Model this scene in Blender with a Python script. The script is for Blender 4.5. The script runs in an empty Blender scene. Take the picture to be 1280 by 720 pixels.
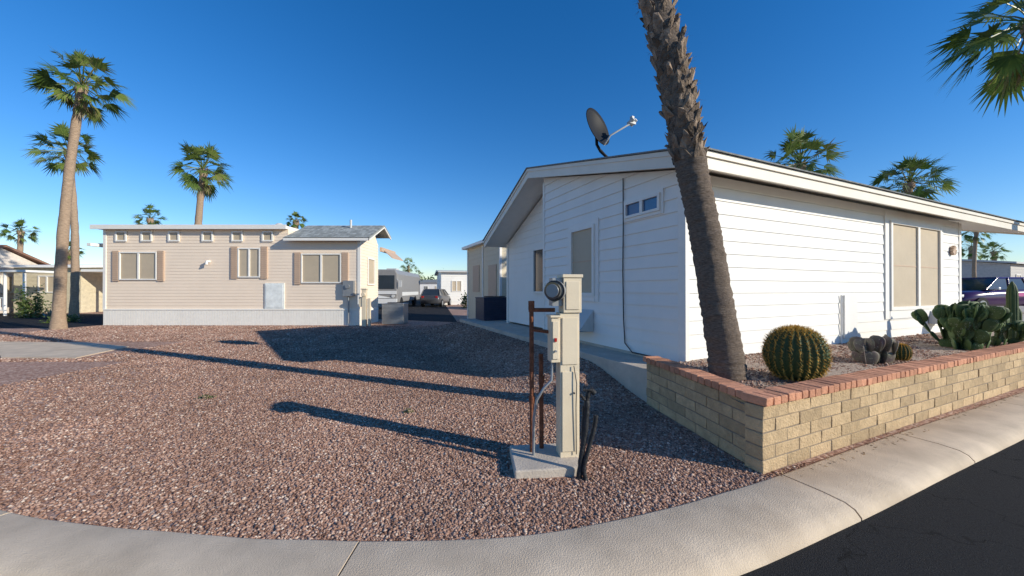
import bpy, math, random
import numpy as np
from mathutils import Vector, Matrix, noise
random.seed(7); np.random.seed(7)
D=bpy.data; SC=bpy.context.scene
R=math.radians

# ------------------------------------------------------------------ materials
def M(name,col,rough=.75,var=.15,scale=6,bump=0,bscale=60,rnd=.0,metal=0,spec=.3,stretch=None,col2=None,dirt=0):
    m=D.materials.new(name); m.use_nodes=True
    nt=m.node_tree; N=nt.nodes; L=nt.links; b=N['Principled BSDF']
    b.inputs['Roughness'].default_value=rough; b.inputs['Metallic'].default_value=metal
    b.inputs['Specular IOR Level'].default_value=spec
    tc=N.new('ShaderNodeTexCoord'); mp=N.new('ShaderNodeMapping')
    if stretch: mp.inputs['Scale'].default_value=stretch
    L.new(tc.outputs['Object'],mp.inputs['Vector'])
    n=N.new('ShaderNodeTexNoise'); n.inputs['Scale'].default_value=scale; n.inputs['Detail'].default_value=8; n.inputs['Roughness'].default_value=.65
    L.new(mp.outputs[0],n.inputs['Vector'])
    cr=N.new('ShaderNodeValToRGB'); cr.color_ramp.elements[0].position=.3; cr.color_ramp.elements[1].position=.7
    c2=col2 or tuple(min(1,c*(1+var)) for c in col)
    cr.color_ramp.elements[0].color=(*[c*(1-var) for c in col],1)
    cr.color_ramp.elements[1].color=(*c2,1)
    L.new(n.outputs['Fac'],cr.inputs['Fac'])
    out=cr.outputs['Color']
    if rnd:
        at=N.new('ShaderNodeAttribute'); at.attribute_name='rnd'
        mr=N.new('ShaderNodeMapRange'); mr.inputs['To Min'].default_value=1-rnd; mr.inputs['To Max'].default_value=1+rnd
        L.new(at.outputs['Fac'],mr.inputs['Value'])
        vm=N.new('ShaderNodeVectorMath'); vm.operation='SCALE'
        L.new(out,vm.inputs[0]); L.new(mr.outputs[0],vm.inputs['Scale']); out=vm.outputs[0]
    if dirt:
        n3=N.new('ShaderNodeTexNoise'); n3.inputs['Scale'].default_value=1.3; n3.inputs['Detail'].default_value=6
        mp3=N.new('ShaderNodeMapping'); mp3.inputs['Scale'].default_value=(1.5,1.5,.5); L.new(tc.outputs['Object'],mp3.inputs[0]); L.new(mp3.outputs[0],n3.inputs['Vector'])
        r3=N.new('ShaderNodeMapRange'); r3.inputs['From Min'].default_value=.45; r3.inputs['From Max'].default_value=.75; r3.inputs['To Max'].default_value=dirt
        L.new(n3.outputs['Fac'],r3.inputs['Value'])
        mx=N.new('ShaderNodeMix'); mx.data_type='RGBA'; mx.inputs[7].default_value=(.30,.22,.15,1)
        L.new(r3.outputs[0],mx.inputs[0]); L.new(out,mx.inputs[6]); out=mx.outputs[2]
    L.new(out,b.inputs['Base Color'])
    if bump:
        n2=N.new('ShaderNodeTexNoise'); n2.inputs['Scale'].default_value=bscale; n2.inputs['Detail'].default_value=5
        L.new(mp.outputs[0],n2.inputs['Vector'])
        bp=N.new('ShaderNodeBump'); bp.inputs['Strength'].default_value=bump; bp.inputs['Distance'].default_value=.02
        L.new(n2.outputs['Fac'],bp.inputs['Height']); L.new(bp.outputs[0],b.inputs['Normal'])
    return m

def gravel_mat():
    m=D.materials.new('gravel'); m.use_nodes=True; nt=m.node_tree; N=nt.nodes; L=nt.links; b=N['Principled BSDF']
    b.inputs['Roughness'].default_value=.9; b.inputs['Specular IOR Level'].default_value=.15
    tc=N.new('ShaderNodeTexCoord')
    v=N.new('ShaderNodeTexVoronoi'); v.inputs['Scale'].default_value=32; L.new(tc.outputs['Object'],v.inputs['Vector'])
    sp=N.new('ShaderNodeSeparateColor'); L.new(v.outputs['Color'],sp.inputs[0])
    cr=N.new('ShaderNodeValToRGB'); e=cr.color_ramp.elements
    e[0].color=(.22,.12,.085,1); e[1].color=(.60,.45,.35,1); e[1].position=1
    x=e.new(.35); x.color=(.37,.215,.155,1)
    x=e.new(.75); x.color=(.47,.30,.225,1)
    L.new(sp.outputs[0],cr.inputs[0])
    n=N.new('ShaderNodeTexNoise'); n.inputs['Scale'].default_value=.6; n.inputs['Detail'].default_value=6; L.new(tc.outputs['Object'],n.inputs['Vector'])
    mr=N.new('ShaderNodeMapRange'); mr.inputs['From Min'].default_value=.3; mr.inputs['From Max'].default_value=.7; mr.inputs['To Min'].default_value=.85; mr.inputs['To Max'].default_value=1.15; L.new(n.outputs['Fac'],mr.inputs[0])
    vm=N.new('ShaderNodeVectorMath'); vm.operation='SCALE'; L.new(cr.outputs[0],vm.inputs[0]); L.new(mr.outputs[0],vm.inputs['Scale'])
    L.new(vm.outputs[0],b.inputs['Base Color'])
    bp=N.new('ShaderNodeBump'); bp.inputs['Strength'].default_value=.6; bp.inputs['Distance'].default_value=.008; bp.invert=True
    L.new(v.outputs['Distance'],bp.inputs['Height']); L.new(bp.outputs[0],b.inputs['Normal'])
    return m
def stone_mat():
    m=D.materials.new('stone_chips'); m.use_nodes=True; nt=m.node_tree; N=nt.nodes; L=nt.links; b=N['Principled BSDF']
    b.inputs['Roughness'].default_value=.85; b.inputs['Specular IOR Level'].default_value=.2
    at=N.new('ShaderNodeAttribute'); at.attribute_name='rnd'
    cr=N.new('ShaderNodeValToRGB'); e=cr.color_ramp.elements
    e[0].color=(.16,.085,.06,1); e[1].color=(.68,.56,.46,1)
    x=e.new(.3); x.color=(.31,.18,.13,1)
    x=e.new(.75); x.color=(.42,.265,.20,1)
    x=e.new(.93); x.color=(.52,.38,.30,1)
    L.new(at.outputs['Fac'],cr.inputs[0])
    tc=N.new('ShaderNodeTexCoord'); n=N.new('ShaderNodeTexNoise'); n.inputs['Scale'].default_value=.9; n.inputs['Detail'].default_value=5; L.new(tc.outputs['Object'],n.inputs['Vector'])
    mr=N.new('ShaderNodeMapRange'); mr.inputs['From Min'].default_value=.3; mr.inputs['From Max'].default_value=.7; mr.inputs['To Min'].default_value=.8; mr.inputs['To Max'].default_value=1.18; L.new(n.outputs['Fac'],mr.inputs[0])
    vm=N.new('ShaderNodeVectorMath'); vm.operation='SCALE'; L.new(cr.outputs[0],vm.inputs[0]); L.new(mr.outputs[0],vm.inputs['Scale'])
    L.new(vm.outputs[0],b.inputs['Base Color'])
    return m
def asphalt_mat():
    m=M('asphalt',(.026,.026,.027),rough=.9,var=.5,scale=110,bump=.7,bscale=160,spec=.15)
    nt=m.node_tree; N=nt.nodes; L=nt.links; b=N['Principled BSDF']
    src=b.inputs['Base Color'].links[0].from_socket
    tc=N.new('ShaderNodeTexCoord')
    nw=N.new('ShaderNodeTexNoise'); nw.inputs['Scale'].default_value=5; nw.inputs['Detail'].default_value=9; L.new(tc.outputs['Object'],nw.inputs['Vector'])
    ad=N.new('ShaderNodeMixRGB'); ad.blend_type='ADD'; ad.inputs[0].default_value=.4; L.new(tc.outputs['Object'],ad.inputs[1]); L.new(nw.outputs['Color'],ad.inputs[2])
    v=N.new('ShaderNodeTexVoronoi'); v.feature='DISTANCE_TO_EDGE'; v.inputs['Scale'].default_value=.7; L.new(ad.outputs[0],v.inputs['Vector'])
    mr=N.new('ShaderNodeMapRange'); mr.inputs['From Max'].default_value=.008; mr.inputs['To Min'].default_value=.4; L.new(v.outputs['Distance'],mr.inputs[0])
    vm=N.new('ShaderNodeVectorMath'); vm.operation='SCALE'; L.new(src,vm.inputs[0]); L.new(mr.outputs[0],vm.inputs['Scale'])
    L.new(vm.outputs[0],b.inputs['Base Color'])
    return m
def leaf_mat(name,c1,c2,dead=(.30,.22,.12)):
    m=D.materials.new(name); m.use_nodes=True; nt=m.node_tree; N=nt.nodes; L=nt.links; b=N['Principled BSDF']
    b.inputs['Roughness'].default_value=.45; b.inputs['Specular IOR Level'].default_value=.45
    at=N.new('ShaderNodeAttribute'); at.attribute_name='rnd'
    cr=N.new('ShaderNodeValToRGB'); e=cr.color_ramp.elements
    e[0].color=(*c1,1); e[1].color=(*dead,1); e[1].position=1
    x=e.new(.8); x.color=(*c2,1)
    L.new(at.outputs['Fac'],cr.inputs[0]); L.new(cr.outputs[0],b.inputs['Base Color'])
    tr=N.new('ShaderNodeBsdfTranslucent'); L.new(cr.outputs[0],tr.inputs[0])
    mx=N.new('ShaderNodeMixShader'); mx.inputs[0].default_value=.35
    L.new(b.outputs[0],mx.inputs[1]); L.new(tr.outputs[0],mx.inputs[2]); L.new(mx.outputs[0],N['Material Output'].inputs[0])
    return m

GRAV=gravel_mat(); STONE=stone_mat(); ASPH=asphalt_mat()
CONC=M('sidewalk_concrete',(.63,.51,.375),rough=.9,var=.15,scale=3,bump=.35,bscale=120,dirt=.35)
PAD=M('pad_concrete',(.52,.45,.37),rough=.9,var=.15,scale=4,bump=.3)
SOIL=M('planter_soil',(.42,.33,.26),rough=.95,var=.35,scale=30,bump=1,bscale=70)
WHITE=M('white_siding',(.84,.82,.77),rough=.55,var=.03,scale=1.2,bump=.06,bscale=120,dirt=.06)
TRIM=M('white_trim',(.84,.81,.75),rough=.5,var=.04)
FASC=M('cream_fascia',(.80,.74,.63),rough=.5,var=.05,scale=2,dirt=.08)
SHING=M('grey_shingle',(.22,.23,.23),rough=.95,var=.3,scale=14,bump=.6,bscale=50)
CREAM=M('cream_siding',(.90,.745,.585),rough=.6,var=.03,scale=1,dirt=.05)
SHUT=M('taupe_shutter',(.54,.39,.28),rough=.6,var=.05)
SKIRT=M('white_skirting',(.88,.84,.76),rough=.6,var=.04,dirt=.08)
SCREEN=M('tan_solar_screen',(.52,.43,.31),rough=.6,var=.06,scale=2,bump=.15,bscale=500)
GLASS=M('dark_window_glass',(.03,.04,.05),rough=.08,var=.2,scale=1,spec=.8)
BGLASS=M('blue_window_glass',(.05,.12,.25),rough=.1,var=.2,scale=1,spec=.8)
BLOCK=M('tan_block',(.49,.355,.205),rough=.9,var=.2,scale=12,bump=.7,bscale=50,rnd=.22,dirt=.25)
MORT=M('mortar',(.25,.20,.15),rough=.95,var=.15,scale=20,bump=.4)
BRICK=M('terracotta_brick',(.55,.26,.155),rough=.85,var=.18,scale=14,bump=.5,bscale=60,rnd=.2)
BARK=M('palm_boot_bark',(.22,.165,.12),rough=.95,var=.5,scale=14,bump=1,bscale=40,rnd=.55,stretch=(1,1,.8))
BARKL=M('palm_bark_smooth',(.20,.155,.12),rough=.95,var=.5,scale=6,bump=1,bscale=14,stretch=(4,4,16))
BARKD=M('palm_bark_tan',(.36,.26,.18),rough=.95,var=.3,scale=5,bump=1,bscale=10,stretch=(2,2,6))  # paler tan bark colour for the other palms and shrub stems
FROND=leaf_mat('palm_frond',(.06,.12,.022),(.21,.27,.06))
SHRUB=leaf_mat('shrub_leaf',(.05,.09,.025),(.13,.18,.05))
BLUEG=M('agave_leaf',(.20,.27,.24),rough=.6,var=.2,rnd=.2)
BEIGE=M('beige_painted_metal',(.74,.63,.46),rough=.5,var=.05,scale=5,bump=.06,dirt=.3)
RUST=M('rusted_steel',(.20,.075,.04),rough=.9,var=.5,scale=20,bump=.5)
BLACK=M('black_foam',(.026,.026,.028),rough=.55,var=.3,scale=20,bump=.5)
GREY=M('grey_metal',(.30,.31,.32),rough=.45,var=.1,metal=.4)
LGREY=M('light_grey_metal',(.55,.55,.53),rough=.5,var=.06)
DARKM=M('dark_metal',(.05,.052,.058),rough=.45,var=.1,metal=.2)
DISH=M('dish_charcoal',(.016,.017,.019),rough=.55,var=.1,spec=.15)
NAVY=M('navy_enclosure',(.025,.035,.07),rough=.5,var=.15)
CACT=M('cactus_green',(.055,.085,.03),rough=.6,var=.25,scale=14,rnd=.15,bump=.2)
PRICK=M('prickly_pear_green',(.085,.13,.045),rough=.6,var=.25,scale=10,rnd=.35,bump=.15)
PURP=M('prickly_pear_purple',(.19,.12,.14),rough=.6,var=.25,scale=10,rnd=.3,col2=(.22,.22,.14))
SPINE=M('golden_spines',(.66,.42,.10),rough=.6,var=.2,rnd=.35)
SPINEW=M('pale_spines',(.65,.6,.45),rough=.6,var=.1)
PAINT=M('plum_car_paint',(.055,.02,.08),rough=.2,var=.05,spec=.6)
PINK=M('pink_decal',(.55,.12,.3),rough=.4,var=.1)
TYRE=M('tyre_rubber',(.02,.02,.02),rough=.85,var=.1)
RVGREY=M('motorhome_grey',(.26,.25,.24),rough=.35,var=.08)
RVW=M('motorhome_white',(.7,.7,.68),rough=.35,var=.05)
TILE=M('brown_roof',(.24,.13,.09),rough=.9,var=.25,scale=10,bump=.5)
REDL=M('red_lens',(.4,.02,.02),rough=.3,var=.1)
DRY=M('dry_leaf_litter',(.30,.20,.11),rough=.9,var=.3,rnd=.4)

# ------------------------------------------------------------------ mesh builder
class MB:
    def __init__(s): s.v=[];s.f=[];s.m=[];s.r=[];s.s=[]
    def add(s,vs,fs,m=0,sm=False,r=None):
        o=len(s.v); s.v+= [tuple(p) for p in vs]
        if r is None: r=random.random()
        for f in fs: s.f.append([i+o for i in f]); s.m.append(m); s.r.append(r); s.s.append(sm)
    def box(s,c,sz,rot=None,m=0,r=None,jit=0):
        x,y,z=[d/2 for d in sz]
        P=[Vector((a*x,b*y,q*z)) for q in(-1,1) for b in(-1,1) for a in(-1,1)]
        if jit: P=[p+Vector([random.uniform(-jit,jit) for _ in range(3)]) for p in P]
        if rot is not None:
            Rm=rot if isinstance(rot,Matrix) else Matrix.Rotation(rot,3,'Z')
            P=[Rm@p for p in P]
        c=Vector(c); P=[p+c for p in P]
        s.add(P,[(0,2,3,1),(4,5,7,6),(0,1,5,4),(2,6,7,3),(0,4,6,2),(1,3,7,5)],m,False,r)
    def bb(s,x0,x1,y0,y1,z0,z1,m=0,r=None):
        s.box(((x0+x1)/2,(y0+y1)/2,(z0+z1)/2),(x1-x0,y1-y0,z1-z0),m=m,r=r)
    def tube(s,pts,rad,n=10,m=0,sm=True,cap=True,r=None,wob=0):
        pts=[Vector(p) for p in pts]
        if not hasattr(rad,'__len__'): rad=[rad]*len(pts)
        vs=[];fs=[]
        t0=(pts[1]-pts[0]).normalized()
        ref=Vector((0,0,1)) if abs(t0.z)<.9 else Vector((1,0,0))
        a=t0.cross(ref).normalized()
        for i,p in enumerate(pts):
            t=(pts[min(i+1,len(pts)-1)]-pts[max(i-1,0)]).normalized()
            a=(a-t*a.dot(t)).normalized(); b=t.cross(a)
            for k in range(n):
                an=2*math.pi*k/n; rr=rad[i]*(1+(random.uniform(-wob,wob) if wob else 0))
                vs.append(p+(a*math.cos(an)+b*math.sin(an))*rr)
        for i in range(len(pts)-1):
            for k in range(n):
                k2=(k+1)%n; fs.append((i*n+k,i*n+k2,(i+1)*n+k2,(i+1)*n+k))
        s.add(vs,fs,m,sm,r)
        if cap:
            s.add(vs[:n],[tuple(range(n))[::-1]],m,False,r); s.add(vs[-n:],[tuple(range(n))],m,False,r)
    def prism(s,poly,y0,y1,m=0,axis='Y'):
        n=len(poly)
        if axis=='Y': V=[(p[0],y0,p[1]) for p in poly]+[(p[0],y1,p[1]) for p in poly]
        elif axis=='X': V=[(y0,p[0],p[1]) for p in poly]+[(y1,p[0],p[1]) for p in poly]
        else: V=[(p[0],p[1],y0) for p in poly]+[(p[0],p[1],y1) for p in poly]
        F=[tuple(range(n)),tuple(range(2*n-1,n-1,-1))]+[(i,i+n,(i+1)%n+n,(i+1)%n) for i in range(n)]
        s.add(V,F,m)
    def obj(s,name,mats,parent=None,bevel=0,recalc=True):
        me=D.meshes.new(name); me.from_pydata(s.v,[],s.f)
        for m in mats: me.materials.append(m)
        me.polygons.foreach_set('material_index',s.m)
        me.polygons.foreach_set('use_smooth',s.s)
        a=me.attributes.new('rnd','FLOAT','FACE'); a.data.foreach_set('value',s.r)
        if recalc:
            import bmesh
            bm=bmesh.new(); bm.from_mesh(me); bmesh.ops.recalc_face_normals(bm,faces=bm.faces); bm.to_mesh(me); bm.free()
        me.update()
        o=D.objects.new(name,me); SC.collection.objects.link(o)
        if parent: o.parent=parent
        if bevel:
            b=o.modifiers.new('b','BEVEL'); b.width=bevel; b.segments=2; b.limit_method='ANGLE'
        return o
def empty(name,loc=(0,0,0),rz=0):
    o=D.objects.new(name,None); SC.collection.objects.link(o); o.location=loc; o.rotation_euler=(0,0,rz); o.empty_display_size=.2
    return o
def clip(poly,a,b,c):
    out=[]
    for i in range(len(poly)):
        p=poly[i];q=poly[(i+1)%len(poly)]
        dp=a*p[0]+b*p[1]-c; dq=a*q[0]+b*q[1]-c
        if dp<=0: out.append(p)
        if dp*dq<0:
            t=dp/(dp-dq); out.append((p[0]+(q[0]-p[0])*t,p[1]+(q[1]-p[1])*t))
    return out
def siding(mb,org,d,nrm,s0,s1,z0,z1,h=.2,out=.011,planes=(),m=0,vertical=False):
    org=Vector(org); d=Vector(d); nrm=Vector(nrm)
    z=z0
    while z<z1-1e-4:
        zt=min(z+h,z1); poly=[(s0,z),(s1,z),(s1,zt),(s0,zt)]
        for pl in planes: poly=clip(poly,*pl)
        if len(poly)>2:
            P=lambda s,zz,o: org+d*s+Vector((0,0,zz))+nrm*o
            vs=[P(s,zz,out*(1-(zz-z)/h)) for s,zz in poly]
            r=random.random()
            mb.add(vs,[tuple(range(len(vs)))],m,r=r)
            low=[p for p in poly if abs(p[1]-z)<1e-6]
            if len(low)==2:
                a,b=min(low)[0],max(low)[0]
                mb.add([P(a,z,out),P(b,z,out),P(b,z,0),P(a,z,0)],[(0,1,2,3)],m,r=r)
        z+=h

# ------------------------------------------------------------------ kerb curves
inn=[(-90,35),(-40,20),(-20,12.9),(-14,9.5),(-8,5.0),(-5.2,3.2),(-3.49,2.45),(-2.01,2.206),(-.9,2.136),(0,2.177),(.848,2.385),(1.93,2.8),(3.67,3.59),(7.5,5.27),(14,8.2),(30,15.4),(80,37.9)]
out=[(-90,34),(-40,19.3),(-20.5,12.3),(-14.4,8.9),(-8.4,4.55),(-5.5,2.75),(-3.7,2.02),(-2.15,1.83),(-.9,1.62),(.1,1.68),(1.0,1.9),(2.15,2.36),(3.88,3.13),(7.7,4.82),(14.2,7.75),(30.2,14.95),(80.2,37.4)]
def cat(P,u):
    i=int(min(max(math.floor(u),0),len(P)-2)); t=u-i
    g=lambda k: Vector(P[min(max(k,0),len(P)-1)])
    if i<3 or i>13: return g(i).lerp(g(i+1),t)
    p0,p1,p2,p3=g(i-1),g(i),g(i+1),g(i+2)
    d0=(p1-p0).length**.5;d1=(p2-p1).length**.5;d2=(p3-p2).length**.5
    m1=(p2-p1)+d1*((p1-p0)/d0-(p2-p0)/(d0+d1)); m2=(p2-p1)+d1*((p3-p2)/d2-(p3-p1)/(d1+d2))
    a=2*(p1-p2)+m1+m2; b=-3*(p1-p2)-2*m1-m2
    return a*t**3+b*t*t+m1*t+p1
us=[i/8 for i in range(0,(len(inn)-1)*8+1)]
IN=[cat(inn,u) for u in us]; 
g=MB(); g.add([(-2500,-800,-.12),(2500,-800,-.12),(2500,3000,-.12),(-2500,3000,-.12)],[(0,1,2,3)]); g.obj('ground',[GRAV])
g=MB(); vs=[(p.x,p.y,0) for p in IN]+[(400,160,0),(400,700,0),(-400,700,0),(-400,140,0)]
g.add(vs,[tuple(range(len(vs)))]); g.obj('gravel_lot',[GRAV])
OU=[cat(out,u) for u in us]
g=MB(); vs=[]; fs=[]
for p in OU: vs+= [(p.x,p.y+.02,-.075),(p.x,min(p.y,30)-14 if abs(p.x)<60 else p.y-14,-.075)]
for i in range(len(OU)-1): fs.append((2*i,2*i+1,2*i+3,2*i+2))
g.add(vs,fs); g.obj('asphalt_road',[ASPH])
def sect(mb,u0,u1):
    n=max(2,int((cat(inn,u1)-cat(inn,u0)).length/.12)); n=min(n,60)
    vs=[];fs=[]
    for k in range(n+1):
        u=u0+(u1-u0)*k/n; a=cat(inn,u); b=cat(out,u)
        for fr,z in ((0,-.12),(0,.012),(.03,.018),(.55,.016),(.82,.004),(.93,-.02),(1,-.06),(1,-.12)):
            p=a.lerp(b,fr); w=.004*noise.noise((p.x*3,p.y*3,fr*2)); vs.append((p.x+w,p.y+w,z+w*.5))
    for k in range(n):
        for j in range(7): fs.append((k*8+j,k*8+j+1,(k+1)*8+j+1,(k+1)*8+j))
    mb.add(vs,fs,0,True)
    mb.add(vs[:8],[tuple(range(8))]); mb.add(vs[-8:],[tuple(range(8))[::-1]])
J=[0,1,2,2.5,3,3.5,4,4.6,5.2,6.1,8.0,11.15,12.1,12.75,13.25,13.6,14,14.5,15,15.5,16]
g=MB()
for a,b in zip(J[:-1],J[1:]):
    sp=(cat(inn,b)-cat(inn,a)).length/(b-a); e=.007/max(sp,.3); sect(g,a+e,b-e)
g.obj('sidewalk',[CONC])
g=MB(); g.prism([(-14.9,10.3),(-11.9,10.1),(-10,9.4),(-9.5,7.85),(-11.2,7.9)],-.05,.02,axis='Z'); g.obj('concrete_driveway',[CONC])
g=MB(); g.add([(-60,19,.004),(-26,13.9,.004),(-17.4,14.0,.004),(-17.4,21,.004),(-60,27,.004)],[(0,1,2,3,4)]); g.obj('side_road',[ASPH])
g=MB(); g.add([(-8.5,19,.004),(-2.5,16.5,.004),(-14,70,.004),(-19,70,.004)],[(0,1,2,3)]); g.obj('back_lane',[ASPH])

HC=(2.36,4.9)
def tol(X,Y):
    dx=X-HC[0];dy=Y-HC[1]; return dx*.912+dy*.41, -dx*.41+dy*.912
def bermz(X,Y):
    lx,ly=tol(X,Y)
    a=np.clip((ly+.1)/1.6,0,1); a=a*a*(3-2*a); b=np.clip((lx+2.1)/1.5,0,1); b=b*b*(3-2*b)
    c=np.clip((11-ly)/2,0,1)
    return .34*a*b*c
xs=np.array([p.x for p in IN]); ys=np.array([p.y for p in IN])
def stones(n,name,cond=None,rng=(-8,3.2,1.9,9.5),z=0,rs=(.006,.016),k=1.6,zf=None):
    X=np.random.uniform(rng[0],rng[1],n*6); Y=rng[2]+(rng[3]-rng[2])*np.random.rand(n*6)
    dist=np.sqrt(X**2+Y**2)
    keep=np.random.rand(n*6)<np.minimum(1,(2.3/dist)**k)
    keep&=Y>np.interp(X,xs,ys)-.0
    if cond is not None: keep&=cond(X,Y)
    X=X[keep][:n];Y=Y[keep][:n];n=len(X); dist=np.sqrt(X**2+Y**2)
    r=np.random.uniform(rs[0],rs[1],n)*(1+.35*(np.random.rand(n)>.93))*(.85+dist*.06)
    base=np.array([(1,0,0),(-1,0,0),(0,1,0),(0,-1,0),(0,0,1),(0,0,-1)],float)
    an=np.random.rand(n)*6.283; c=np.cos(an);s_=np.sin(an)
    V=base[None]*np.random.uniform(.6,1.25,(n,6,1)); V=V+np.random.uniform(-.22,.22,(n,6,3))
    x=V[:,:,0]*c[:,None]-V[:,:,1]*s_[:,None]; y=V[:,:,0]*s_[:,None]+V[:,:,1]*c[:,None]; zz=V[:,:,2]*.55
    V=np.stack([x,y,zz],-1)*r[:,None,None]; V[:,:,0]+=X[:,None];V[:,:,1]+=Y[:,None];V[:,:,2]+=z+(r*.25)[:,None]
    if zf is not None: V[:,:,2]+=zf(X,Y)[:,None]
    F=np.array([(0,2,4),(2,1,4),(1,3,4),(3,0,4),(2,0,5),(1,2,5),(3,1,5),(0,3,5)])
    F=(F[None]+(np.arange(n)*6)[:,None,None]).reshape(-1)
    me=D.meshes.new(name); me.vertices.add(n*6); me.vertices.foreach_set('co',V.reshape(-1))
    me.loops.add(len(F)); me.loops.foreach_set('vertex_index',F.astype(np.int32))
    nf=n*8; me.polygons.add(nf); me.polygons.foreach_set('loop_start',np.arange(nf,dtype=np.int32)*3)
    a=me.attributes.new('rnd','FLOAT','FACE'); a.data.foreach_set('value',np.repeat(np.random.rand(n),8))
    me.update(calc_edges=True); me.validate()
    me.materials.append(STONE); o=D.objects.new(name,me); SC.collection.objects.link(o); return o
def inplant(X,Y):
    front=Y>2.9+(X-2.03)*.449
    left=X>2.03-(Y-2.9)*.175
    pad=(X-1.81)*.912+(Y-4.7)*.41>0
    return (front&left)|pad
def notped(X,Y): return ~((X>-.02)&(X<.56)&(Y>2.86)&(Y<3.4))
stones(120000,'gravel_stones',lambda X,Y:~inplant(X,Y)&notped(X,Y),zf=bermz)
def notdrive(X,Y): return ~((X<-9.4)&(Y>7.8)&(Y<10.4))&~((X<-17)&(Y>13.5))
stones(60000,'gravel_stones',lambda X,Y:~inplant(X,Y)&notdrive(X,Y),rng=(-17,.5,7.5,14.9),zf=bermz,rs=(.011,.02),k=0)
stones(2500,'kerb_gravel_chips',lambda X,Y:(Y<np.interp(X,xs,ys)+.05)&(np.random.rand(len(X))<.9),rng=(-4,7.5,2.0,5.3),z=.012,rs=(.003,.008),k=0)
g=MB(); vs=[];fs=[]
for i in range(25):
    for j in range(61):
        lx=-2.15+1.6*i/24; ly=-.15+11.2*j/60; X=HC[0]+.912*lx-.41*ly; Y=HC[1]+.41*lx+.912*ly
        vs.append((X,Y,float(bermz(X,Y))-.004+(.006 if i>1 and j>1 else 0)))
for i in range(24):
    for j in range(60): fs.append((i*61+j,(i+1)*61+j,(i+1)*61+j+1,i*61+j+1))
g.add(vs,fs,0,True); g.obj('gravel_berm',[GRAV])
g=MB(); rs=random.Random(21)
for i in range(420):
    if i<260:
        t=rs.random()*9; x=2.05+.912*t+rs.uniform(0,.03); y=2.88+.41*t-rs.random()**2*.14; z=.02
    else:
        x=rs.uniform(-5,2); y=rs.uniform(2.4,7); z=.014
        if y<np.interp(x,xs,ys): continue
    a=rs.random()*6.28; l=rs.uniform(.008,.025); w=l*rs.uniform(.15,.4)
    d=Vector((math.cos(a)*l,math.sin(a)*l,rs.uniform(-.004,.006))); s_=Vector((-math.sin(a)*w,math.cos(a)*w,rs.uniform(0,.004)))
    c=Vector((x,y,z)); g.add([c-d,c+s_,c+d,c-s_],[(0,1,2,3)],0,False,rs.random())
g.obj('leaf_litter',[DRY],recalc=False)

# ------------------------------------------------------------------ white mobile home
ANG=math.atan2(.41,.912)
H=empty('white_mobile_home',(2.36,4.9,0),ANG)
def wz(y): return 3.05+(y+.35)*.2527-.004
pr=(-.2527,1,3.05+.35*.2527-.004)
RX=.42
g=MB()
siding(g,(0,0,0),(1,0,0),(0,-1,0),0,9.3,.5,3.12,.19,.013)
siding(g,(0,0,0),(0,1,0),(-1,0,0),0,3.92,.5,4.4,.19,.018,planes=[pr])
g.prism([(0,.45),(3.92,.45),(3.92,wz(3.92)),(0,wz(0))],.02,.06,axis='X')
g.prism([(0.0,.45),(9.3,.45),(9.3,3.12),(0,3.12)],.02,.1,axis='Y')
siding(g,(RX,0,0),(0,1,0),(-1,0,0),3.95,7.0,.5,4.3,.19,planes=[(.4355,1,4.2+4.2*.4355-.03)])
siding(g,(0,3.92,0),(1,0,0),(0,1,0),0,RX,.5,3.9,.19)
g.bb(RX+.02,9.3,6.9,7.0,.45,3.0)
siding(g,(9.3,0,0),(0,1,0),(1,0,0),0,7,.5,3.1,.19)
g.obj('walls',[WHITE],H,recalc=False)
g=MB(); g.bb(.0,9.3,-.012,.03,.3,.5); g.bb(-.012,.02,.02,3.92,.4,.5); g.obj('foundation_skirt',[PAD],H)
g=MB()
g.bb(-.022,.05,-.022,.1,.5,3.1); g.bb(9.2,9.32,-.022,.05,.5,3.1); g.bb(-.022,.06,3.86,3.94,.5,4.0); g.bb(RX-.02,RX+.02,3.95,4.05,.5,4.1); g.bb(RX-.03,RX+.02,6.95,7.05,.45,2.95)
g.obj('corner_trim',[TRIM],H)
g=MB()
g.prism([(-.35,3.08),(4.2,4.22),(7.3,2.87),(7.3,3.03),(4.2,4.38),(-.35,3.23)],-.25,14.2,axis='X')
g.obj('roof_structure',[TRIM],H)
g=MB()
g.bb(-.27,14.22,-.385,-.35,3.02,3.235)
g.bb(-.27,14.22,-.41,-.385,3.17,3.24)
for x0 in(-.285,14.2):
    g.prism([(-.41,3.02),(4.2,4.17),(7.3,2.82),(7.3,3.035),(4.2,4.385),(-.41,3.235)],x0,x0+.035,axis='X')
    g.prism([(-.41,3.175),(4.2,4.325),(7.3,2.975),(7.3,3.04),(4.2,4.39),(-.41,3.24)],x0-.02 if x0<0 else x0+.035,x0 if x0<0 else x0+.055,axis='X')
g.obj('fascia',[FASC],H)
g=MB()
g.prism([(-.44,3.243),(4.2,4.395),(7.33,3.045),(7.33,3.06),(4.2,4.42),(-.44,3.262)],-.33,14.28,axis='X'); g.obj('shingles',[SHING],H)
g=MB()
for x,y,r,h in((1.5,1.2,.09,.28),(3.2,2.2,.15,.3),(6.4,1.6,.06,.35)):
    z=3.24+(y+.4)*.25; g.tube([(x,y,z-.05),(x,y,z+h)],r,14); g.tube([(x,y,z+h),(x,y,z+h+.05)],r*1.5,14)
g.obj('roof_vents',[LGREY],H)
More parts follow.
